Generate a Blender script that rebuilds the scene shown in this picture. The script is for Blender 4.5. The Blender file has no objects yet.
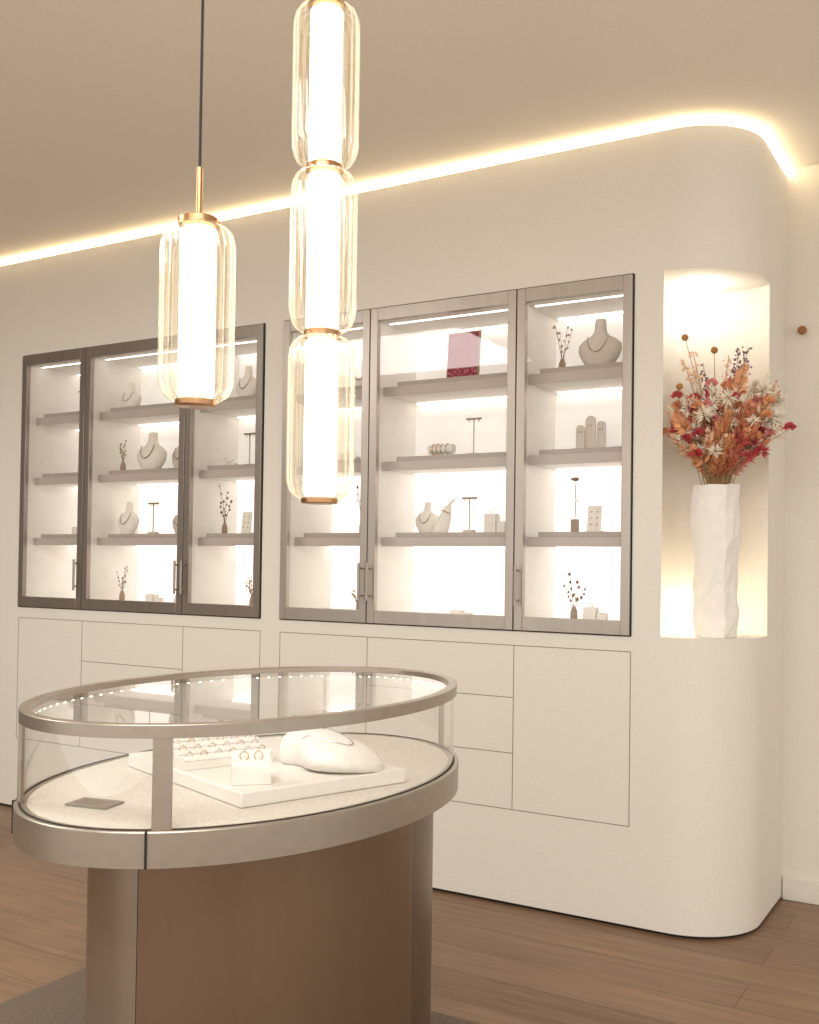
import bpy, bmesh, math, random
from mathutils import Vector, Matrix
random.seed(7)
sc = bpy.context.scene
sc.view_settings.view_transform = 'Standard'
sc.view_settings.look = 'None'
sc.view_settings.exposure = 0.0

# ------------------------------------------------------------ materials
def lin(c):
    return tuple(((v/255)/12.92 if v/255 <= .04045 else ((v/255+.055)/1.055)**2.4) for v in c)

def mat(name, rgb, rough=.6, metal=0., emit=0., ecol=None, noise=0., nscale=20., bump=0., bscale=60., stretch=None):
    m = bpy.data.materials.new(name); m.use_nodes = True
    nt = m.node_tree; b = nt.nodes['Principled BSDF']
    c = lin(rgb)
    b.inputs['Base Color'].default_value = (*c, 1)
    b.inputs['Roughness'].default_value = rough
    b.inputs['Metallic'].default_value = metal
    if emit > 0:
        b.inputs['Emission Color'].default_value = (*lin(ecol or rgb), 1)
        b.inputs['Emission Strength'].default_value = emit
    tc = nt.nodes.new('ShaderNodeTexCoord')
    mp = nt.nodes.new('ShaderNodeMapping')
    nt.links.new(tc.outputs['Object'], mp.inputs['Vector'])
    if stretch: mp.inputs['Scale'].default_value = stretch
    n = nt.nodes.new('ShaderNodeTexNoise'); n.inputs['Scale'].default_value = nscale
    n.inputs['Detail'].default_value = 4
    nt.links.new(mp.outputs['Vector'], n.inputs['Vector'])
    r = nt.nodes.new('ShaderNodeValToRGB')
    k = noise if noise > 0 else .02
    r.color_ramp.elements[0].position = .3; r.color_ramp.elements[1].position = .7
    r.color_ramp.elements[0].color = (*[max(0, v*(1-k)) for v in c], 1)
    r.color_ramp.elements[1].color = (*[min(1, v*(1+k)) for v in c], 1)
    nt.links.new(n.outputs['Fac'], r.inputs['Fac'])
    nt.links.new(r.outputs['Color'], b.inputs['Base Color'])
    if bump > 0:
        n2 = nt.nodes.new('ShaderNodeTexNoise'); n2.inputs['Scale'].default_value = bscale
        nt.links.new(mp.outputs['Vector'], n2.inputs['Vector'])
        bp = nt.nodes.new('ShaderNodeBump'); bp.inputs['Strength'].default_value = bump
        bp.inputs['Distance'].default_value = .01
        nt.links.new(n2.outputs['Fac'], bp.inputs['Height'])
        nt.links.new(bp.outputs['Normal'], b.inputs['Normal'])
    return m

def glass(name, tint=(255,255,255), f0=.05, haze=0., hazecol=(255,240,210), power=5., fmax=1., rough=.02):
    """thin pane: Schlick fresnel between clear transmission and mirror reflection"""
    m = bpy.data.materials.new(name); m.use_nodes = True
    nt = m.node_tree; nt.nodes.clear(); L = nt.links.new
    out = nt.nodes.new('ShaderNodeOutputMaterial')
    tr = nt.nodes.new('ShaderNodeBsdfTransparent'); tr.inputs['Color'].default_value = (*lin(tint), 1)
    g = nt.nodes.new('ShaderNodeBsdfGlossy'); g.inputs['Roughness'].default_value = rough
    g.inputs['Color'].default_value = (1,1,1,1)
    geo = nt.nodes.new('ShaderNodeNewGeometry')
    dot = nt.nodes.new('ShaderNodeVectorMath'); dot.operation = 'DOT_PRODUCT'
    L(geo.outputs['Normal'], dot.inputs[0]); L(geo.outputs['Incoming'], dot.inputs[1])
    def mth(op, a, b_):
        n = nt.nodes.new('ShaderNodeMath'); n.operation = op
        for i, v in enumerate((a, b_)):
            if v is None: continue
            if isinstance(v, (int, float)): n.inputs[i].default_value = v
            else: L(v, n.inputs[i])
        return n.outputs[0]
    c = mth('ABSOLUTE', dot.outputs['Value'], None)
    p = mth('POWER', mth('SUBTRACT', 1., c), power)
    F = mth('ADD', mth('MULTIPLY', p, fmax-f0), f0)
    mx = nt.nodes.new('ShaderNodeMixShader'); L(F, mx.inputs['Fac'])
    if haze > 0:
        tl = nt.nodes.new('ShaderNodeBsdfTranslucent'); tl.inputs['Color'].default_value = (*lin(hazecol), 1)
        m2 = nt.nodes.new('ShaderNodeMixShader'); m2.inputs['Fac'].default_value = haze
        L(tr.outputs[0], m2.inputs[1]); L(tl.outputs[0], m2.inputs[2])
        L(m2.outputs[0], mx.inputs[1])
    else:
        L(tr.outputs[0], mx.inputs[1])
    L(g.outputs[0], mx.inputs[2])
    L(mx.outputs[0], out.inputs['Surface'])
    return m

PLASTER = mat('warm_plaster', (230,225,215), .85, noise=.03, nscale=120, bump=.05, bscale=300)
CEILM = mat('ceiling_paint', (248,242,230), .95, noise=.02, nscale=90)
SEAM = mat('seam_shadow', (128,114,100), .9)
DARK = mat('dark_gap', (40,34,30), .9)
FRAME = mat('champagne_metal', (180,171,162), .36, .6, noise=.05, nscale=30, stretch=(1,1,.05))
FRAME_SHADED = mat('champagne_metal_shaded', (156,146,137), .34, .65, noise=.05, nscale=30, stretch=(1,1,.05))  # same champagne metal, the left cabinet's darker reflections put into the colour
WHITE = mat('white_lacquer', (246,242,236), .5)
TAUPE = mat('taupe_shelf_edge', (188,178,170), .55)
TRAY = mat('taupe_suede', (176,166,157), .9, noise=.05, nscale=200)
BACKL = mat('backlit_panel', (236,231,225), .5, emit=.32, ecol=(255,249,242))
BACKL2 = mat('backlit_panel_bright', (248,244,240), .5, emit=.6, ecol=(255,250,244))
LEDM = mat('led_warm_strip', (255,240,205), .5, emit=11.5, ecol=(255,232,190))
LEDC = mat('led_cabinet_strip', (255,250,240), .5, emit=3.8, ecol=(255,247,238))
LEDD = mat('led_dot', (255,244,220), .5, emit=13, ecol=(255,241,216))
BRASS = mat('brushed_brass', (184,144,106), .3, .95, noise=.05, nscale=60)
CORD = mat('black_cord', (40,34,30), .7)
TUBE = mat('opal_light_tube', (255,244,220), .5, emit=4.0, ecol=(255,240,212))
GLASS = glass('clear_glass', f0=.07)
GLASSD = glass('door_glass', f0=.04, power=5)
FLUTE = glass('fluted_lamp_glass', tint=(252,249,242), f0=.05, haze=.06, hazecol=(255,246,226), power=2.0, fmax=.95, rough=.05)
BMET = mat('case_satin_metal', (164,154,142), .36, .75, noise=.04, nscale=40)
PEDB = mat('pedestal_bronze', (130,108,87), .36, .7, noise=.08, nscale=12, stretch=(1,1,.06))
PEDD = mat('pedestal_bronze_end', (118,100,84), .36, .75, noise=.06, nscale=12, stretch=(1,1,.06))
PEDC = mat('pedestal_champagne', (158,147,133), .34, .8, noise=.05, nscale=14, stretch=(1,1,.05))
DECK = mat('woven_deck', (206,200,188), .95, noise=.10, nscale=130, bump=.25, bscale=180)
LEATH = mat('cream_leather', (226,221,212), .55, noise=.03, nscale=60)
CARD = mat('grey_card', (142,134,124), .6)
BUSTM = mat('bust_linen', (236,230,220), .8, noise=.04, nscale=120)
BUSTD = mat('bust_taupe', (212,202,191), .8, noise=.04, nscale=120)
SILV = mat('silver', (205,196,184), .25, 1.)
GOLD = mat('gold', (206,170,118), .25, 1.)
TWIG = mat('twig_brown', (122,98,78), .8)
TWIGV = mat('small_vase_brown', (160,136,114), .6)
LEAFG = mat('twig_leaf', (176,156,132), .8)
VASE = mat('crumpled_white_ceramic', (240,237,232), .6, noise=.03, nscale=30, bump=.5, bscale=36)
RUG = mat('rug_grey', (114,101,89), .98, noise=.28, nscale=180, bump=.6, bscale=200)
KNOBM = mat('knob_wood', (150,98,56), .5)
BASEB = mat('baseboard_paint', (232,227,218), .6)
WALLD = mat('added_wall_left_dark', (110,100,88), .9)

def wood():
    m = bpy.data.materials.new('oak_floor'); m.use_nodes = True
    nt = m.node_tree; b = nt.nodes['Principled BSDF']; L = nt.links.new
    tc = nt.nodes.new('ShaderNodeTexCoord')
    br = nt.nodes.new('ShaderNodeTexBrick')
    br.inputs['Scale'].default_value = 1
    br.inputs['Brick Width'].default_value = 1.9
    br.inputs['Row Height'].default_value = .19
    br.inputs['Mortar Size'].default_value = .0016
    br.inputs['Mortar Smooth'].default_value = .3
    br.inputs['Color1'].default_value = (*lin((146,118,92)), 1)
    br.inputs['Color2'].default_value = (*lin((129,102,79)), 1)
    br.inputs['Mortar'].default_value = (*lin((94,70,53)), 1)
    br.offset = .37
    L(tc.outputs['Object'], br.inputs['Vector'])
    mp = nt.nodes.new('ShaderNodeMapping'); mp.inputs['Scale'].default_value = (1.2, 16, 1)
    L(tc.outputs['Object'], mp.inputs['Vector'])
    n = nt.nodes.new('ShaderNodeTexNoise'); n.inputs['Scale'].default_value = 2.2; n.inputs['Detail'].default_value = 8
    n.inputs['Distortion'].default_value = .8
    L(mp.outputs['Vector'], n.inputs['Vector'])
    r = nt.nodes.new('ShaderNodeValToRGB')
    r.color_ramp.elements[0].position = .3; r.color_ramp.elements[0].color = (.68,.64,.60,1)
    r.color_ramp.elements[1].position = .7; r.color_ramp.elements[1].color = (1.08,1.06,1.04,1)
    L(n.outputs['Fac'], r.inputs['Fac'])
    mx = nt.nodes.new('ShaderNodeMix'); mx.data_type = 'RGBA'; mx.blend_type = 'MULTIPLY'
    mx.inputs[0].default_value = 1
    L(br.outputs['Color'], mx.inputs[6]); L(r.outputs['Color'], mx.inputs[7])
    L(mx.outputs[2], b.inputs['Base Color'])
    b.inputs['Roughness'].default_value = .42
    return m
WOOD = wood()

def floral():
    m = bpy.data.materials.new('floral_print'); m.use_nodes = True
    nt = m.node_tree; b = nt.nodes['Principled BSDF']; L = nt.links.new
    tc = nt.nodes.new('ShaderNodeTexCoord')
    v = nt.nodes.new('ShaderNodeTexVoronoi'); v.inputs['Scale'].default_value = 90
    L(tc.outputs['Object'], v.inputs['Vector'])
    r = nt.nodes.new('ShaderNodeValToRGB')
    r.color_ramp.elements[0].color = (*lin((222,140,154)), 1); r.color_ramp.elements[0].position = .08
    r.color_ramp.elements[1].color = (*lin((132,24,50)), 1); r.color_ramp.elements[1].position = .45
    L(v.outputs['Distance'], r.inputs['Fac']); L(r.outputs['Color'], b.inputs['Base Color'])
    b.inputs['Roughness'].default_value = .8
    return m
FLORAL = floral()

# ------------------------------------------------------------ mesh builder
class MB:
    def __init__(s, name): s.name = name; s.bm = bmesh.new(); s.mats = []
    def mi(s, m):
        if m not in s.mats: s.mats.append(m)
        return s.mats.index(m)
    def face(s, pts, m):
        f = s.bm.faces.new([s.bm.verts.new(p) for p in pts]); f.material_index = s.mi(m); return f
    def box(s, x0, x1, y0, y1, z0, z1, m, rot=0, tilt=0):
        cx, cy, cz = (x0+x1)/2, (y0+y1)/2, (z0+z1)/2
        R = Matrix.Rotation(rot, 4, 'Z') @ Matrix.Rotation(tilt, 4, 'X')
        T = Matrix.Translation((cx, cy, cz)) @ R @ Matrix.Diagonal((x1-x0, y1-y0, z1-z0, 1))
        r = bmesh.ops.create_cube(s.bm, size=1, matrix=T)
        i = s.mi(m)
        for f in {f for v in r['verts'] for f in v.link_faces}: f.material_index = i
    def prism(s, pts, z0, z1, m, cap=True):
        i = s.mi(m)
        a = [s.bm.verts.new((x, y, z0)) for x, y in pts]; b = [s.bm.verts.new((x, y, z1)) for x, y in pts]
        n = len(pts)
        for k in range(n):
            s.bm.faces.new((a[k], a[(k+1) % n], b[(k+1) % n], b[k])).material_index = i
        if cap:
            s.bm.faces.new(a[::-1]).material_index = i; s.bm.faces.new(b).material_index = i
    def loft(s, rings, m, caps=True, closed=True):
        i = s.mi(m); vr = [[s.bm.verts.new(p) for p in r] for r in rings]
        n = len(rings[0])
        for a, b in zip(vr[:-1], vr[1:]):
            for k in range(n if closed else n-1):
                s.bm.faces.new((a[k], a[(k+1) % n], b[(k+1) % n], b[k])).material_index = i
        if caps and closed:
            s.bm.faces.new(vr[0][::-1]).material_index = i; s.bm.faces.new(vr[-1]).material_index = i
    def lathe(s, prof, cx, cy, m, n=24, caps=True, fn=None):
        rings = []
        for r, z in prof:
            rings.append([(cx+(r*(fn(2*math.pi*k/n) if fn else 1))*math.cos(2*math.pi*k/n),
                           cy+(r*(fn(2*math.pi*k/n) if fn else 1))*math.sin(2*math.pi*k/n), z) for k in range(n)])
        s.loft(rings, m, caps)
    def tube(s, pts, r, m, n=6, r2=None):
        pts = [Vector(p) for p in pts]; rings = []
        for k, p in enumerate(pts):
            d = (pts[min(k+1, len(pts)-1)] - pts[max(k-1, 0)]).normalized()
            u = d.orthogonal().normalized(); v = d.cross(u)
            rr = r if r2 is None else r+(r2-r)*k/(len(pts)-1)
            if k > 0:
                u = (pu - pu.dot(d)*d).normalized(); v = d.cross(u)
            pu = u
            rings.append([p+rr*(math.cos(2*math.pi*j/n)*u+math.sin(2*math.pi*j/n)*v) for j in range(n)])
        s.loft(rings, m)
    def sph(s, c, r, m, seg=10, sc_=(1,1,1), rot=None):
        T = Matrix.Translation(c) @ (rot or Matrix.Identity(4)) @ Matrix.Diagonal((*[r*q for q in sc_], 1))
        q = bmesh.ops.create_uvsphere(s.bm, u_segments=seg, v_segments=max(5, seg*2//3), radius=1, matrix=T)
        i = s.mi(m)
        for f in {f for v in q['verts'] for f in v.link_faces}: f.material_index = i
    def torus(s, c, R, r, m, axis=Vector((0,0,1)), n=20):
        axis = axis.normalized(); u = axis.orthogonal().normalized(); v = axis.cross(u); c = Vector(c)
        rings = []
        for k in range(n+1):
            a = 2*math.pi*k/n; d = math.cos(a)*u+math.sin(a)*v
            rings.append([c+d*(R+r*math.cos(2*math.pi*j/6))+axis*r*math.sin(2*math.pi*j/6) for j in range(6)])
        s.loft(rings, m, caps=False)
    def done(s, parent=None, loc=None, flat=False, bevel=0, sharp=.6):
        bm = s.bm
        bmesh.ops.recalc_face_normals(bm, faces=bm.faces)
        for f in bm.faces: f.smooth = not flat
        for e in bm.edges:
            if len(e.link_faces) == 2 and e.calc_face_angle(0) > sharp: e.smooth = False
        me = bpy.data.meshes.new(s.name)
        if loc is not None:
            bmesh.ops.translate(bm, verts=bm.verts, vec=-Vector(loc))
        bm.to_mesh(me); bm.free()
        for m in s.mats: me.materials.append(m)
        o = bpy.data.objects.new(s.name, me); sc.collection.objects.link(o)
        if loc is not None: o.location = loc
        if parent is not None:
            o.parent = parent; o.matrix_parent_inverse = Matrix.Translation(-parent.location)
        if bevel:
            b = o.modifiers.new('bevel', 'BEVEL'); b.width = bevel; b.segments = 2; b.limit_method = 'ANGLE'
        return o

def empty(name, loc):
    e = bpy.data.objects.new(name, None); e.location = loc; e.empty_display_size = .1
    sc.collection.objects.link(e); return e

# ------------------------------------------------------------ room shell
XL, XS, YF, YB, H, HC = -6.2, -.783, 3.5, 4.15, 2.768, 2.797
b = MB('floor'); b.box(XL, 3.2, -2.6, YB+.1, -.06, 0, WOOD); b.done()
b = MB('ceiling'); b.box(XL, 3.2, -2.6, YB+.1, HC, HC+.08, CEILM); b.done()
b = MB('wall_back'); b.box(XL, 3.2, YB, YB+.1, 0, HC, PLASTER); b.done()
b = MB('added_wall_left'); b.box(XL-.1, XL, -2.6, YB+.1, 0, HC, WALLD); b.done()  # unseen wall, added dark so the left door frames reflect less light
b = MB('baseboard_back')
b.box(XS+.004, 3.2, YB-.016, YB, 0, .085, BASEB); b.done(bevel=.003)
b = MB('rug'); b.box(-2.45, -.35, .7, 2.54, 0, .012, RUG); b.done(bevel=.004)

# ------------------------------------------------------------ built-in unit
R = .26
def outer(off=0., x_start=None):
    xs = XS-off; yf = YF+off; r = R-off*.5
    pts = [(XL if x_start is None else x_start, yf)]
    for k in range(25):
        a = -math.pi/2+math.pi/2*k/24
        pts.append((xs-r+r*math.cos(a), yf+r+r*math.sin(a)))
    return pts
Z0, Z1 = 1.013, 2.28
CA = (-4.354, -3.897, -3.248, -2.807); CB = (-2.70, -2.261, -1.615, -1.17)
unit = empty('built_in_wall_unit', (-3.0, 3.8, 0))
b = MB('lower_body'); b.prism(outer()+[(XS, YB), (XL, YB)], .012, Z0, PLASTER); b.done(unit)
b = MB('upper_body'); b.prism(outer()+[(XS, YB), (XL, YB)], Z1, H, PLASTER); b.done(unit)
b = MB('plinth'); b.prism(outer(.012)+[(XS-.012, YB), (XL, YB)], 0, .012, DARK); b.done(unit)
P0 = Vector((-1.064, YF)); P1 = Vector((XS, 3.848))
C = (P0+P1)/2; hd = (P1-P0)/2; nrm = Vector((-hd.y, hd.x)).normalized()
niche = [tuple(C - hd*math.cos(math.pi*k/32) + nrm*.195*math.sin(math.pi*k/32)) for k in range(33)]
b = MB('middle_body')
b.prism([(CB[3], YF)]+niche+[(XS, YB), (CB[3], YB)], Z0, Z1, PLASTER)
b.box(CA[3], CB[0], YF, YB, Z0, Z1, PLASTER)
b.box(XL, CA[0], YF, YB, Z0, Z1, PLASTER)
b.box(CA[0], CA[3], 3.90, YB, Z0, Z1, PLASTER)
b.box(CB[0], CB[3], 3.90, YB, Z0, Z1, PLASTER)
b.done(unit)
# cove light in the shadow gap above the unit
b = MB('cove_light_strip')
o_ = outer(.012)+[(XS-.012, YB)]; i_ = outer(.03)+[(XS-.03, YB)]
b.prism(o_+i_[::-1], H+.002, HC-.003, LEDM); b.done(unit)
# joints of drawers and doors in the base
b = MB('drawer_and_door_joints')
def seam_h(x0, x1, z): b.box(x0, x1, YF-.0006, YF+.001, z-.0013, z+.0013, SEAM)
def seam_v(x, z0, z1): b.box(x-.0013, x+.0013, YF-.0006, YF+.001, z0, z1, SEAM)
for Cx in (CA, CB):
    for x in Cx: seam_v(x, .353, .958)
    seam_h(Cx[0], Cx[3], .958); seam_h(Cx[0], Cx[3], .353)
    seam_h(Cx[1], Cx[2], .765); seam_h(Cx[1], Cx[2], .56)
b.done(unit)
# niche lamps
b = MB('niche_puck_lights')
pc = C+nrm*.10
b.lathe([(.02, Z1-.004), (.02, Z1)], pc.x, pc.y, LEDD, 16)
pb = C+nrm*.155
b.box(pb.x-.03, pb.x+.03, pb.y-.006, pb.y+.006, Z0, Z0+.006, LEDD, rot=math.atan2(hd.y, hd.x))
b.done(unit)
def point(name, loc, e, col, r=.02, par=None):
    l = bpy.data.lights.new(name, 'POINT'); l.energy = e; l.color = col; l.shadow_soft_size = r
    o = bpy.data.objects.new(name, l); o.location = loc; sc.collection.objects.link(o)
    if par: o.parent = par; o.matrix_parent_inverse = Matrix.Translation(-par.location)
    return o
point('niche_lamp_top', (pc.x, pc.y, Z1-.06), 1.15, (1, .92, .80), .012, unit)
point('niche_lamp_bottom', (pb.x, pb.y, Z0+.05), 1.6, (1, .84, .62), .012, unit)

# ------------------------------------------------------------ display cabinets
ROWZ = (1.05, 1.36, 1.667, 1.972)   # standing surface of each row, bottom to top
def cabinet(Cx, name, framem, handles):
    x0, x3 = Cx[0], Cx[3]
    root = empty(name, ((x0+x3)/2, 3.7, Z0))
    yb = 3.86
    b = MB('carcass')
    b.box(x0, x0+.015, YF+.02, yb, Z0, Z1, WHITE); b.box(x3-.015, x3, YF+.02, yb, Z0, Z1, WHITE)
    b.box(x0, x3, YF+.02, yb, Z0, ROWZ[0], WHITE); b.box(x0, x3, YF+.02, yb, Z1-.045, Z1, WHITE)
    for x in Cx[1:3]: b.box(x-.009, x+.009, YF+.03, yb, ROWZ[0], Z1-.045, WHITE)
    b.done(root)
    b = MB('backlit_back')
    tops = list(ROWZ[1:])+[Z1-.01]
    for k, z in enumerate(ROWZ):
        b.box(x0+.016, x3-.016, yb-.012, yb, z, tops[k]-.036, BACKL2 if k < 2 else BACKL)
    b.done(root)
    b = MB('shelves')
    for i in range(3):
        a, c = Cx[i]+.016, Cx[i+1]-.016
        for z in ROWZ[1:]:
            b.box(a, c, 3.575, yb-.012, z-.03, z, WHITE)
            b.box(a, c, 3.57, 3.576, z-.036, z+.001, TAUPE)
    b.done(root)
    b = MB('shelf_led_strips')
    for i in range(3):
        a, c = Cx[i]+.03, Cx[i+1]-.03
        for z in list(ROWZ[1:])+[Z1-.013]:
            b.box(a, c, yb-.045, yb-.03, z-.036, z-.0305, LEDC)
        b.box(a, c, 3.585, 3.597, Z1-.047, Z1-.0435, LEDC)
    b.done(root)
    b = MB('suede_trays')
    for i in range(3):
        a, c = Cx[i]+.016, Cx[i+1]-.016; w = c-a
        for z in ROWZ[1:]:
            b.box(a+w*.10, a+w*.92, 3.578, 3.78, z+.0012, z+.02, TRAY)
    b.done(root, bevel=.002)
    for i in range(3):
        a, c = Cx[i]+.002, Cx[i+1]-.002
        d = MB('door_%d' % (i+1))
        st, ra = .034, .05
        y0, y1 = YF-.012, YF+.012
        d.box(a, a+st, y0, y1, Z0+.002, Z1-.002, framem); d.box(c-st, c, y0, y1, Z0+.002, Z1-.002, framem)
        d.box(a+st, c-st, y0, y1, Z0+.002, Z0+.002+ra, framem); d.box(a+st, c-st, y0, y1, Z1-.002-ra, Z1-.002, framem)
        d.done(root, bevel=.0015)
        g = MB('door_glass_%d' % (i+1))
        g.face([(a+st-.002, YF, Z0+ra), (c-st+.002, YF, Z0+ra), (c-st+.002, YF, Z1-ra), (a+st-.002, YF, Z1-ra)], GLASSD)
        g.done(root)
    b = MB('door_gaps')
    for x in (x0, x3, Cx[1], Cx[2]): b.box(x-.0025, x+.0025, YF-.004, YF+.012, Z0, Z1, DARK)
    b.box(x0, x3, YF-.004, YF+.012, Z0-.002, Z0+.003, DARK); b.box(x0, x3, YF-.004, YF+.012, Z1-.003, Z1+.002, DARK)
    b.done(root)
    b = MB('door_handles')
    for x in handles:
        b.tube([(x, YF-.042, 1.105), (x, YF-.042, 1.255)], .0055, BMET, 10)
        for z in (1.125, 1.235): b.tube([(x, YF-.042, z), (x, YF-.011, z)], .004, BMET, 8)
    b.done(root)
    return root
cabinet(CA, 'glass_display_cabinet', FRAME_SHADED, (CA[1]-.019, CA[2]-.019, CA[2]+.019))
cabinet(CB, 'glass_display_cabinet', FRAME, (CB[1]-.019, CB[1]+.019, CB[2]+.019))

# ------------------------------------------------------------ shelf displays
def row(k): return ROWZ[k]+(.0205 if k > 0 else .0005)
def bust(x, k, m=BUSTM, h=.17, w=.07, y=3.69, n='necklace_bust'):
    z = row(k); b = MB(n); rings = []
    prof = [(.50,.35,0),(.66,.42,.10),(.9,.5,.26),(1.0,.5,.38),(.98,.48,.50),(.74,.42,.60),(.42,.34,.67),(.27,.28,.76),(.25,.26,.92),(.22,.22,1.0)]
    for wx, wy, t in prof:
        rings.append([(x+w*wx*math.cos(a), y+w*wy*math.sin(a)+.012*t, z+h*t) for a in [2*math.pi*j/24 for j in range(24)]])
    b.loft(rings, m)
    pts = []
    for j in range(25):
        a = math.pi*j/24
        pts.append((x-w*.46*math.cos(a), y-w*.5-.002+.022*(1-math.sin(a)), z+h*(.66-.34*math.sin(a))))
    b.tube(pts, .0022, SILV, 5)
    b.done()
def tstand(x, k, h=.13, y=3.68, m=BMET):
    z = row(k); b = MB('jewellery_t_stand')
    b.box(x-.022, x+.022, y-.016, y+.016, z, z+.012, BUSTD)
    b.tube([(x, y, z+.012), (x, y, z+h)], .0028, m, 8)
    b.tube([(x-.034, y, z+h), (x+.034, y, z+h)], .0042, m, 8)
    for dx in (-.02, .0, .022): b.torus((x+dx, y, z+h-.006), .008, .0011, GOLD, Vector((1, .2, 0)), 12)
    b.done()
def ringstand(x, k, h=.05, y=3.68):
    z = row(k); b = MB('ring_block_stand')
    b.box(x-.025, x+.025, y-.02, y+.02, z, z+h, BUSTM); b.box(x+.028, x+.062, y-.016, y+.018, z, z+h*.6, BUSTM)
    b.torus((x, y, z+h+.008), .009, .0014, GOLD, Vector((.2, 1, 0)), 14)
    b.torus((x+.045, y, z+h*.6+.008), .009, .0014, SILV, Vector((.2, 1, 0)), 14)
    b.done(bevel=.002)
def twig(x, k, h=.19, y=3.68, seed=1, dark=False):
    rnd = random.Random(seed); z = row(k); b = MB('twig_bud_vase')
    b.lathe([(.012, z), (.014, z+.01), (.013, z+.035), (.008, z+.045), (.009, z+.05)], x, y, TWIGV, 14)
    for i in range(4):
        dx = rnd.uniform(-.04, .04); hh = h*rnd.uniform(.65, 1)
        p = [(x, y, z+.04), (x+dx*.4, y, z+hh*.55), (x+dx, y+rnd.uniform(-.015, .015), z+hh)]
        b.tube(p, .0014, TWIG, 5, .0008)
        for j in range(4):
            t = .5+.5*j/3; q = Vector(p[1]).lerp(Vector(p[2]), (t-.5)*2)
            b.sph(q+Vector((rnd.uniform(-.008, .008), 0, rnd.uniform(-.004, .006))), rnd.uniform(.0035, .0065), TWIG if dark else LEAFG, 7, (1, .6, 1.2))
    b.done()
def flower(x, k, h=.17, y=3.68):
    z = row(k); b = MB('single_stem_vase')
    b.box(x-.012, x+.012, y-.012, y+.012, z, z+.05, TWIGV)
    b.tube([(x, y, z+.05), (x+.003, y, z+h*.6), (x-.002, y, z+h)], .0016, TWIG, 6)
    for i in range(9):
        a = i*2.4; b.sph((x-.002+.009*math.cos(a), y+.009*math.sin(a), z+h+.002*(i % 3)), .0065, TWIG, 7, (1.1, 1.1, .8))
    b.tube([(x, y, z+h*.55), (x+.018, y, z+h*.72)], .001, TWIG, 5)
    b.done()
def tablets(x, k, y=3.68):
    z = row(k); b = MB('earring_tablet_stand')
    for i, (dx, hh, w) in enumerate(((-.035, .10, .034), (.0, .135, .04), (.037, .115, .034))):
        prof = [(x+dx-w/2, z), (x+dx+w/2, z)] + [(x+dx+w/2*math.cos(a), z+hh-w/2+w/2*math.sin(a)) for a in [math.pi*j/14 for j in range(15)]]
        yy = y+i*.014
        f = [[(px, yy, pz) for px, pz in prof], [(px, yy+.008, pz) for px, pz in prof]]
        b.loft(f, BUSTD)
        for s in (-1, 1): b.sph((x+dx+s*.006, yy-.002, z+hh*.72), .003, GOLD, 6)
    b.box(x-.06, x+.06, y-.015, y+.05, z-.0001, z+.008, BUSTM)
    b.done()
def bracelets(x, k, y=3.68):
    z = row(k); b = MB('bracelet_roll_stand')
    b.box(x-.05, x+.05, y-.025, y+.025, z, z+.008, LEATH)
    for s in (-.048, .04): b.box(x+s, x+s+.008, y-.006, y+.006, z+.008, z+.03, LEATH)
    b.tube([(x-.055, y, z+.034), (x+.055, y, z+.034)], .019, LEATH, 18)
    for dx in (-.035, -.015, .005, .028): b.torus((x+dx, y, z+.034), .022, .0026, GOLD if dx < 0 else SILV, Vector((1, 0, 0)), 24)
    b.done()
def cards(x, k, y=3.68):
    z = row(k); b = MB('jewellery_card_stand')
    b.box(x-.026, x+.026, y-.003, y+.003, z, z+.10, BUSTM, tilt=-.12)
    for i in range(3):
        for j in range(2): b.sph((x-.012+.024*j, y-.004-.0+(.004*(i-1)), z+.03+i*.024), .003, GOLD, 6)
    b.box(x-.03, x+.03, y-.012, y+.02, z, z+.006, LEATH)
    b.done()
def handstand(x, k, y=3.68, s=1.):
    z = row(k); b = MB('sculptural_necklace_stand')
    prof = [(.0,.030),(.03,.029),(.06,.025),(.085,.018),(.11,.013)]
    rings = []
    for t, r in prof:
        rings.append([(x+s*(r*1.2*math.cos(a)+t*.35), y+s*r*.6*math.sin(a), z+s*t) for a in [2*math.pi*j/18 for j in range(18)]])
    b.loft(rings, BUSTM)
    b.tube([(x+s*.035, y, z+s*.10), (x+s*.05, y, z+s*.125), (x+s*.07, y, z+s*.138)], .008, BUSTM, 10, .004)
    b.torus((x+s*.03, y, z+s*.085), .022*s, .0018, GOLD, Vector((.4, .2, 1)), 20)
    b.done()
# left cabinet
bust(-3.80, 3, h=.14, w=.065); bust(-3.65, 2, h=.19, w=.09); bust(-3.46, 2, BUSTD, .16, .055); ringstand(-3.42, 3, .03)
twig(-3.83, 2, .16, seed=3); bust(-3.80, 1, h=.16, w=.065); tstand(-3.62, 1, .15); bust(-3.45, 1, BUSTD, .14, .055)
twig(-3.82, 0, .18, seed=5); bust(-3.06, 3, h=.16, w=.065); cards(-4.12, 2); ringstand(-4.14, 1, .04); tstand(-4.12, 3, .12)
ringstand(-3.17, 2, .03); tstand(-3.03, 2, .15); twig(-3.17, 1, .22, seed=8, dark=True); cards(-3.04, 1); twig(-3.0, 0, .15, seed=9)
ringstand(-3.62, 0, .04); handstand(-3.45, 0, s=.9)
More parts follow.
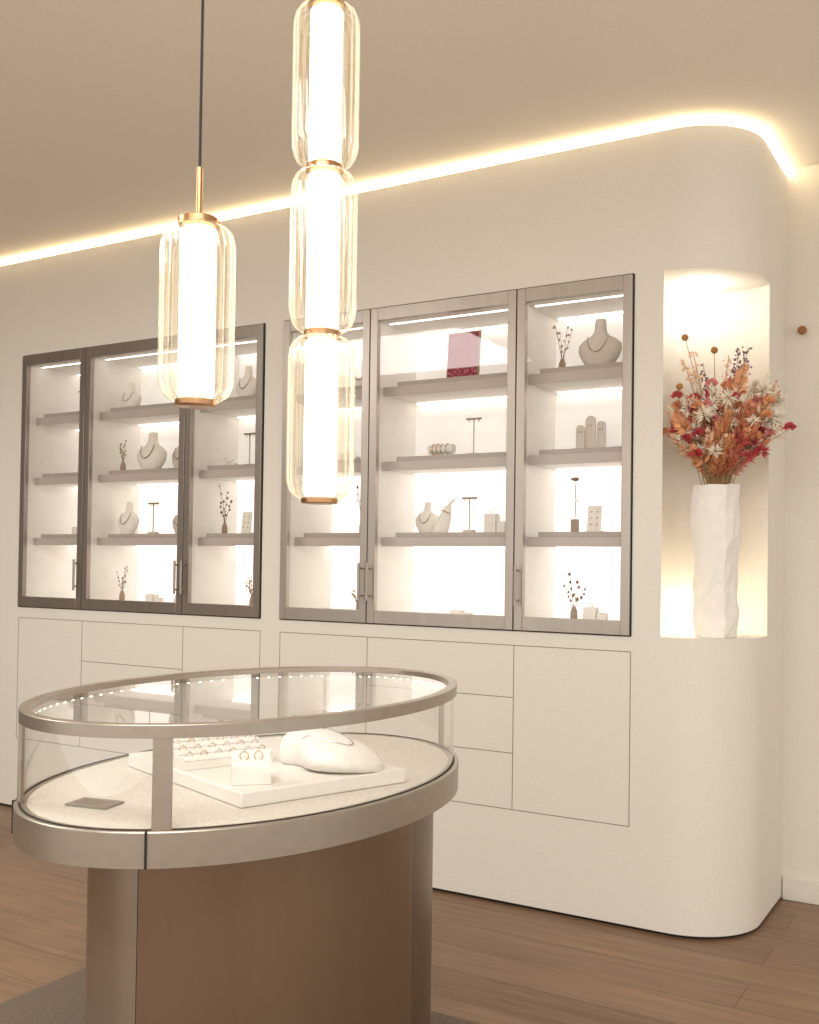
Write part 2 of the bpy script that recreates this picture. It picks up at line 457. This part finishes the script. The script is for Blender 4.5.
# right cabinet
bust(-2.43, 3, h=.13, w=.055); twig(-2.41, 1, .2, seed=11, dark=True); ringstand(-2.50, 2, .035); twig(-2.42, 0, .09, seed=12)
bracelets(-2.03, 2); tstand(-1.885, 2, .15); handstand(-2.035, 1); tstand(-1.90, 1, .14); ringstand(-1.80, 1, .075); bust(-2.12, 1, BUSTM, .13, .055, 3.72)
ringstand(-1.95, 0, .02)
twig(-1.51, 3, .2, seed=14); bust(-1.365, 3, BUSTD, .19, .085)
tablets(-1.40, 2); flower(-1.452, 1, .2); cards(-1.375, 1); twig(-1.452, 0, .18, seed=15, dark=True); ringstand(-1.385, 0, .05)
b = MB('framed_floral_picture')
z = row(3); x = -1.925; y = 3.66
b.box(x-.072, x+.072, y-.004, y+.006, z, z+.195, TWIGV, tilt=-.08)
b.box(x-.066, x+.066, y-.0065, y-.003, z+.006, z+.189, FLORAL, tilt=-.08)
b.done(bevel=.0)

# ------------------------------------------------------------ crumpled vase and dried bouquet
vx, vy = C.x+.0, C.y
b = MB('crumpled_paper_vase'); rnd = random.Random(11)
NS, NL = 16, 13; rings = []; zt = 1.545
rot0 = math.radians(-10)
for l in range(NL):
    t = l/(NL-1); hw = .066+.009*t+(.003*math.sin(t*10.5))
    ox = .003*math.sin(t*13); rg = []
    for k in range(NS):
        a = 2*math.pi*k/NS; ca, sa = math.cos(a), math.sin(a)
        q = max(abs(ca), abs(sa)); rr = hw*(1+.28*(1/q-1)*1.6)*(1+rnd.uniform(-.065, .065))*(1 if 0 < l else .97)
        aa = a+rot0
        rg.append((vx+ox+rr*math.cos(aa), vy+rr*math.sin(aa)*.9, Z0+(zt-Z0)*t+(rnd.uniform(-.015, .015) if 0 < l < NL-1 else (rnd.uniform(-.006, .006) if l else 0.0005))))
    rings.append(rg)
inn = [tuple(Vector((vx, vy, p[2])).lerp(Vector(p), .9)) for p in rings[-1]]
inn2 = [tuple(Vector((vx, vy, p[2]-.1)).lerp(Vector((p[0], p[1], p[2]-.1)), .85)) for p in rings[-1]]
b.loft(rings+[inn, inn2], VASE); b.done(flat=True)

cols = {n: mat('dried_'+n, c, .85, noise=.12, nscale=60) for n, c in dict(
    terracotta=(214,134,100), red=(194,72,76), pink=(228,146,138), orange=(234,170,122), cream=(246,236,216),
    mustard=(170,120,62), purple=(136,112,124), peach=(242,206,172), stem=(176,142,98)).items()}
b = MB('dried_flower_bouquet'); rnd = random.Random(21)
RV = Vector((.861, .509, 0)); FV = Vector((.509, -.861, 0)); UP = Vector((0, 0, 1))
M0 = Vector((vx, vy, zt-.04))
def W(l, f, h): return M0+RV*l+FV*f+UP*h
def leaf(p, d, L, w, m):
    d = d.normalized(); s = d.cross(Vector((rnd.uniform(-1, 1), rnd.uniform(-1, 1), rnd.uniform(-1, 1)))).normalized()
    n_ = d.cross(s)*L*.12
    b.face([p, p+d*L*.45+s*w+n_, p+d*L, p+d*L*.45-s*w+n_], m)
def stem(tip, r=.0013):
    st = M0+Vector((rnd.uniform(-.03, .03), rnd.uniform(-.03, .03), -.03))
    mz = (M0.lerp(tip, .55)+Vector((0, 0, .02))).z
    mid = Vector((M0.x+(tip.x-M0.x)*.45, M0.y+(tip.y-M0.y)*.45, mz))
    b.tube([st, mid, tip], r, cols['stem'], 5)
    return (tip-mid).normalized()
def fern(tip, m, L=.11, lw=.0045, ll=.045):
    d = stem(tip)
    for k in range(13):
        t = k/12; p = tip-d*L*(1-t)
        s = d.cross(FV+Vector((rnd.uniform(-.4, .4),)*3)).normalized()
        for sg in (-1, 1): leaf(p, d*.7+s*sg*(1.1-.7*t), ll*(1-.5*t)*rnd.uniform(.8, 1.1), lw, m)
    leaf(tip, d, ll*.6, lw, m)
def plume(tip, m, L=.13, w=.016, n=90):
    d = stem(tip)
    for k in range(n):
        t = rnd.random(); p = tip-d*L*t
        s = Vector((rnd.gauss(0, 1), rnd.gauss(0, 1), rnd.gauss(0, 1))).normalized()
        leaf(p, d+s*.55, w*(.5+1.4*math.sin(math.pi*min(1, t*.8+.15))), .0022, m)
def fluff(tip, m, r=.03, n=46):
    stem(tip)
    for k in range(n):
        d = Vector((rnd.gauss(0, 1), rnd.gauss(0, 1), rnd.gauss(.2, 1))).normalized()
        leaf(tip+d*r*.15, d, r*rnd.uniform(.7, 1.2), r*.10, m)
def rose(tip, m, r=.022):
    stem(tip)
    for k in range(26):
        a = k*2.4; ph = .15+1.3*k/26
        d = Vector((math.cos(a)*math.sin(ph), math.sin(a)*math.sin(ph), math.cos(ph)))
        leaf(tip+d*r*.2, d, r, r*.42, m)
def ball(tip, m, r=.012):
    stem(tip); b.sph(tip, r, m, 10)
def sprig(tip, m, L=.08, n=16):
    d = stem(tip)
    for k in range(n):
        p = tip-d*L*rnd.random()+Vector([rnd.uniform(-.014, .014) for _ in range(3)])
        b.sph(p, rnd.uniform(.003, .0055), m, 6)
def spread(a, rr, f):   # fan position
    return W(rr*math.sin(a)*1.1-.004, f, .06+rr*math.cos(a)*1.42)
kinds = [('fern','terracotta'),('fern','orange'),('plume','cream'),('fern','pink'),('fern','peach'),('fluff','cream'),('plume','peach'),('rose','red'),
         ('fern','orange'),('rose','pink'),('fern','peach'),('fluff','pink'),('rose','orange'),('fern','terracotta'),('plume','cream'),('fern','red')]
for k in range(160):
    ty, cn = kinds[k % len(kinds)]
    a = rnd.uniform(-1.0, 1.08); rr = rnd.uniform(.05, .27)*(1 if abs(a) < .9 else .85); f = rnd.uniform(-.06, .12)
    if a < 0: rr *= .9
    tip = spread(a, rr, f)
    m = cols[cn]
    if ty == 'fern': fern(tip, m, rnd.uniform(.07, .12), .0065, rnd.uniform(.035, .05))
    elif ty == 'fluff': fluff(tip, m, rnd.uniform(.02, .03))
    elif ty == 'plume': plume(tip, m)
    else: rose(tip, m, rnd.uniform(.018, .025))
for l, f, h in ((-.01, .10, .13), (.015, .11, .19), (-.03, .12, .23), (.04, .09, .16), (.0, .12, .27), (-.05, .1, .17), (.06, .11, .24), (-.03, .09, .11), (.03, .10, .12)):
    plume(W(l, f, h), cols['orange' if l < .03 else 'terracotta'], .13, .024, 170)
for l, f, h in ((-.10, .1, .13), (-.13, .08, .18), (-.15, .05, .22), (-.09, .1, .2)): rose(W(l, f, h), cols['red'], .027)
for l, f, h in ((.08, .09, .13), (.11, .07, .17), (.06, .1, .19), (.13, .08, .15)): fluff(W(l, f, h), cols['red'], .03)
for l, f, h in ((-.08, .12, .27), (-.05, .1, .31), (-.10, .08, .22), (.17, .05, .28), (.20, .03, .34), (.20, .03, .27), (.14, .07, .36), (.0, .12, .33), (-.12, .08, .30), (.18, .06, .22)): fluff(W(l, f, h), cols['cream'], .034, 60)
for l, f, h in ((.20, .03, .38), (.17, .02, .43), (-.13, .03, .36), (-.08, .02, .42)): plume(W(l, f, h), cols['cream'], .12, .018, 90)
for l, f, h in ((-.12, .02, .555), (-.14, .03, .38), (-.02, .03, .51)): ball(W(l, f, h), cols['mustard'], .0125)
for l, f, h in ((.08, 0, .52), (.10, .03, .47), (.06, .02, .43), (-.05, .0, .47), (.11, .0, .53)): sprig(W(l, f, h), cols['purple'], .10, 22)
for l, f, h in ((-.12, 0, .48), (-.09, .02, .44), (.04, 0, .50), (.20, .02, .40), (.20, .04, .36), (-.10, .05, .50)): sprig(W(l, f, h), cols['peach' if l < .1 else 'terracotta'], .09, 20)
b.done()

b = MB('wall_hook_knob')
b.tube([(-.718, YB, 2.16), (-.718, YB-.03, 2.16)], .006, KNOBM, 10); b.sph((-.718, YB-.035, 2.16), .017, KNOBM, 14)
b.done()

# ------------------------------------------------------------ pendants
def flut(th): return .90+.10*abs(math.sin(9*th))**.8
def module(root, x, y, z0, h, Rr, idx):
    prof = []; n = 34
    for k in range(n+1):
        t = k/n; z = z0+h*t; e = min(t, 1-t)*h/.055
        r = Rr*(.62+.38*math.sqrt(max(0, 1-(1-min(e, 1))**2)))
        prof.append((r, z))
    g = MB('fluted_glass_%d' % idx); g.lathe(prof, x, y, FLUTE, 288, caps=False, fn=flut); g.done(root, sharp=1.0)
    t = MB('light_tube_%d' % idx); t.lathe([(Rr*.40, z0+.006), (Rr*.48, z0+.012), (Rr*.48, z0+h-.012), (Rr*.40, z0+h-.006)], x, y, TUBE, 28); t.done(root)
def cap(root, x, y, z0, z1, r, nm):
    c = MB(nm); c.lathe([(r*.92, z0), (r, z0+.002), (r, z1-.002), (r*.92, z1)], x, y, BRASS, 36); c.done(root)
def pendant(x, y, zb, h, n, Rr, rod):
    root = empty('fluted_glass_pendant_light', (x, y, HC))
    z = zb
    cap(root, x, y, z-.010, z+.004, Rr*.54, 'bottom_cap')
    for i in range(n):
        module(root, x, y, z, h, Rr, i+1); z += h
        cap(root, x, y, z-.004, z+.014, Rr*.54, 'brass_collar_%d' % (i+1))
        z += .010
    s = MB('stem_and_cord')
    s.tube([(x, y, z), (x, y, z+rod)], .0065, BRASS, 12)
    s.tube([(x, y, z+rod), (x, y, HC-.02)], .0028, CORD, 8)
    s.lathe([(.05, HC-.022), (.055, HC-.018), (.055, HC-.0005)], x, y, BRASS, 28)
    s.done(root)
pendant(-1.406, 1.539, 1.567, .350, 1, .075, .105)
pendant(-1.333, 1.861, 1.392, .359, 3, .0755, .10)

# ------------------------------------------------------------ oval display case
TX, TY, A, B_ = -1.458, 1.830, .578, .383
def ell(s=0., k=1., n=96, dx=0., dy=0.):
    return [(TX+dx+(B_*k+s)*math.cos(2*math.pi*i/n), TY+dy+(A*k+s)*math.sin(2*math.pi*i/n)) for i in range(n)]
def ring(b, so, si, z0, z1, m):
    o = ell(so); i = ell(si)
    P = lambda L, z: [(x, y, z) for x, y in L]
    r = [P(o, z0), P(o, z1), P(i, z1), P(i, z0), P(o, z0)]
    b.loft(r, m, caps=False)
case = empty('oval_glass_display_case', (TX, TY, 0))
DZ = .784
b = MB('top_rim'); ring(b, 0, -.022, .945, .969, BMET); o = b.done(case, bevel=.002)
b = MB('base_ring'); ring(b, .006, -.02, .724, DZ+.003, BMET); b.done(case, bevel=.003)
b = MB('dark_shadow_gap'); ring(b, -.003, -.008, DZ+.002, DZ+.0042, DARK); b.done(case)
b = MB('deck'); b.prism(ell(-.008), .735, DZ+.002, DECK); b.done(case)
b = MB('case_glass_top'); b.face([(x, y, .962) for x, y in ell(-.021)], GLASS); b.done(case)
b = MB('case_glass_side')
g = ell(-.006); b.loft([[(x, y, DZ+.004) for x, y in g], [(x, y, .946) for x, y in g]], GLASS, caps=False); b.done(case)
b = MB('corner_posts')
for th, hw in ((-61, .017), (61, .004), (119, .004), (241, .004)):
    t = math.radians(th); x = TX+(B_-.007)*math.cos(t); y = TY+(A-.007)*math.sin(t)
    nr = math.atan2(A*math.cos(t), -B_*math.sin(t))
    b.box(x-hw, x+hw, y-.006, y+.006, DZ+.003, .9455, BMET, rot=nr)
b.done(case, bevel=.001)
b = MB('ring_joint')
for th in (-64, 58, 122, 238):
    t = math.radians(th); x = TX+(B_+.005)*math.cos(t); y = TY+(A+.005)*math.sin(t)
    b.box(x-.002, x+.002, y-.004, y+.004, .724, .788, DARK, rot=math.atan2(A*math.cos(t), -B_*math.sin(t)))
b.done(case)
b = MB('rim_led_dots')
for k in range(96):
    t = 2*math.pi*k/96; x = TX+(B_-.018)*math.cos(t); y = TY+(A-.018)*math.sin(t)
    b.box(x-.002, x+.002, y-.002, y+.002, .943, .9452, LEDD, rot=t)
b.done(case)
PX, PY, PK = .032, .015, .80
def arcpanel(b, k, a0, a1, z0, z1, m, th=.01):
    n = 40; a0, a1 = math.radians(a0), math.radians(a1)
    def pt(q, i): return (TX+PX+(B_*k-q)*math.cos(a0+(a1-a0)*i/n), TY+PY+(A*k-q)*math.sin(a0+(a1-a0)*i/n))
    b.prism([pt(0, i) for i in range(n+1)]+[pt(th, i) for i in range(n, -1, -1)], z0, z1, m)
b = MB('pedestal_core'); b.prism(ell(-.006, PK, dx=PX, dy=PY), 0.012, .726, DARK); b.done(case)
b = MB('pedestal_panels')
arcpanel(b, PK, -82.2, 12, .012, .7255, PEDB); arcpanel(b, PK, 12.2, 97.5, .012, .7255, PEDD)
arcpanel(b, PK, 97.8, 192, .012, .7255, PEDB); arcpanel(b, PK, 192.3, 277.5, .012, .7255, PEDC)
b.done(case)

# contents
ang = math.radians(-20); SX, SY = -1.43, 1.80; SZ = DZ+.0025
b = MB('white_display_plinth'); b.box(SX-.25, SX+.25, SY-.20, SY+.20, SZ, SZ+.03, LEATH, rot=ang); b.done(bevel=.003)
TZ = SZ+.0305
b = MB('ring_display_tray'); cx, cy = -1.50, 1.735
Rt = Matrix.Translation((cx, cy, TZ)) @ Matrix.Rotation(math.radians(66), 4, 'Z')
prof = [(-.055, 0), (.055, 0), (.055, .045), (-.055, .018)]
b.loft([[tuple(Rt @ Vector((xx, yy, zz))) for yy, zz in prof] for xx in (-.105, .105)], LEATH)
for i in range(6):
    for j in range(3):
        yy = -.036+.033*j; zz = .018+(yy+.055)/.11*.027
        p = Rt @ Vector((-.085+.034*i, yy, zz+.004))
        b.torus(p, .0075, .0011, GOLD if (i+j) % 2 else SILV, Rt.to_3x3() @ Vector((.1, 1, .2)), 14)
        b.sph(p+Vector((0, 0, .008)), .003, SILV, 6)
for j in range(4):
    yy = -.050+.033*j; zz = .0175+(yy+.055)/.11*.027
    q = [tuple(Rt @ Vector((sx, yy+dy, zz+dz))) for sx, dy, dz in ((-.103, -.006, 0), (-.103, 0, .009), (-.103, .006, 0.002))]
    q2 = [tuple(Rt @ Vector((sx, yy+dy, zz+dz))) for sx, dy, dz in ((.103, -.006, 0), (.103, 0, .009), (.103, .006, 0.002))]
    b.loft([q, q2], LEATH)
b.done(bevel=.001)
b = MB('ring_block_stand'); cx, cy = -1.31, 1.612
Rt = Matrix.Translation((cx, cy, TZ)) @ Matrix.Rotation(math.radians(42), 4, 'Z')
prof = [(-.03, 0), (.03, 0), (.03, .058), (-.03, .036)]
b.loft([[tuple(Rt @ Vector((xx, yy, zz))) for yy, zz in prof] for xx in (-.038, .038)], LEATH)
for dx in (-.014, .014):
    p = Rt @ Vector((dx, -.005, .052)); b.torus(p, .0085, .0014, GOLD, Rt.to_3x3() @ Vector((.2, 1, 0)), 14); b.sph(p+Vector((0, 0, .010)), .0035, SILV, 6)
b.done(bevel=.003)
# reclining necklace bust
b = MB('reclining_necklace_bust')
Rt = Matrix.Translation((-1.265, 1.83, TZ)) @ Matrix.Rotation(math.radians(8), 4, 'Z')
prof = ((-.115,.026,.050),(-.11,.034,.064),(-.09,.036,.074),(-.07,.038,.078),(-.05,.056,.080),(-.03,.082,.076),(-.005,.096,.068),(.03,.094,.055),(.065,.076,.041),(.092,.05,.028),(.108,.02,.014))
rings = []
for u, w, h in prof:
    rg = []
    for j in range(28):
        a = 2*math.pi*j/28; s_ = math.sin(a)
        rg.append(tuple(Rt @ Vector((u, w*math.cos(a), max(0, h*(.42+.58*s_))))))
    rings.append(rg)
b.loft(rings, LEATH)
def top(u, y):
    for (u0, w0, h0), (u1, w1, h1) in zip(prof[:-1], prof[1:]):
        if u0 <= u <= u1:
            t = (u-u0)/(u1-u0); w = w0+(w1-w0)*t; h = h0+(h1-h0)*t
            return h*(.42+.58*math.sqrt(max(0, 1-(y/w)**2)))
    return .03
pts = []
for j in range(41):
    a = math.pi*j/40; u = -.050+.095*math.sin(a); yy = -.045*math.cos(a)
    pts.append(tuple(Rt @ Vector((u, yy, top(u, yy)+.0015))))
b.tube(pts, .0013, SILV, 5)
b.done()
for nm, cx, cy, z, r in (('price_card', -1.515, 1.40, SZ, .2), ('price_card', -1.31, 1.985, TZ-.0003, -.35)):
    b = MB(nm); b.box(cx-.045, cx+.045, cy-.03, cy+.03, z, z+.004, CARD, rot=r)
    for q in range(3):
        b.box(cx-.035, cx+.03-.01*q, cy+.012-.013*q-.0015, cy+.012-.013*q+.0015, z+.004, z+.0045, SEAM, rot=r)
    b.done()

# ------------------------------------------------------------ lights, world
def area(name, loc, sx, sy, e, col, rot=(0, 0, 0)):
    l = bpy.data.lights.new(name, 'AREA'); l.shape = 'RECTANGLE'; l.size = sx; l.size_y = sy; l.energy = e; l.color = col
    o = bpy.data.objects.new(name, l); o.location = loc; o.rotation_euler = rot; sc.collection.objects.link(o)
area('added_fill_light', (-.6, .2, HC-.03), 2.2, 1.2, 82, (1, .97, .925))  # unseen area lights under the ceiling, added to brighten the room
area('added_fill_light', (-3.9, .6, HC-.03), 1.6, 1.2, 68, (1, .96, .91))
w = bpy.data.worlds.new('warm_room_ambient'); sc.world = w; w.use_nodes = True
w.node_tree.nodes['Background'].inputs['Color'].default_value = (1, .95, .89, 1)
w.node_tree.nodes['Background'].inputs['Strength'].default_value = 1.48

# ------------------------------------------------------------ camera
cam = bpy.data.cameras.new('camera'); co = bpy.data.objects.new('camera', cam); sc.collection.objects.link(co)
cam.sensor_fit = 'VERTICAL'; cam.sensor_height = 36; cam.lens = 1035/1024*36
cam.shift_y = 33/1024; cam.clip_start = .05
co.matrix_world = (Matrix.Translation((0, 0, 1.25)) @ Matrix.Rotation(math.radians(30.6), 4, 'Z')
                   @ Matrix.Rotation(math.radians(91.1), 4, 'X') @ Matrix.Rotation(math.radians(.8), 4, 'Z'))
sc.camera = co
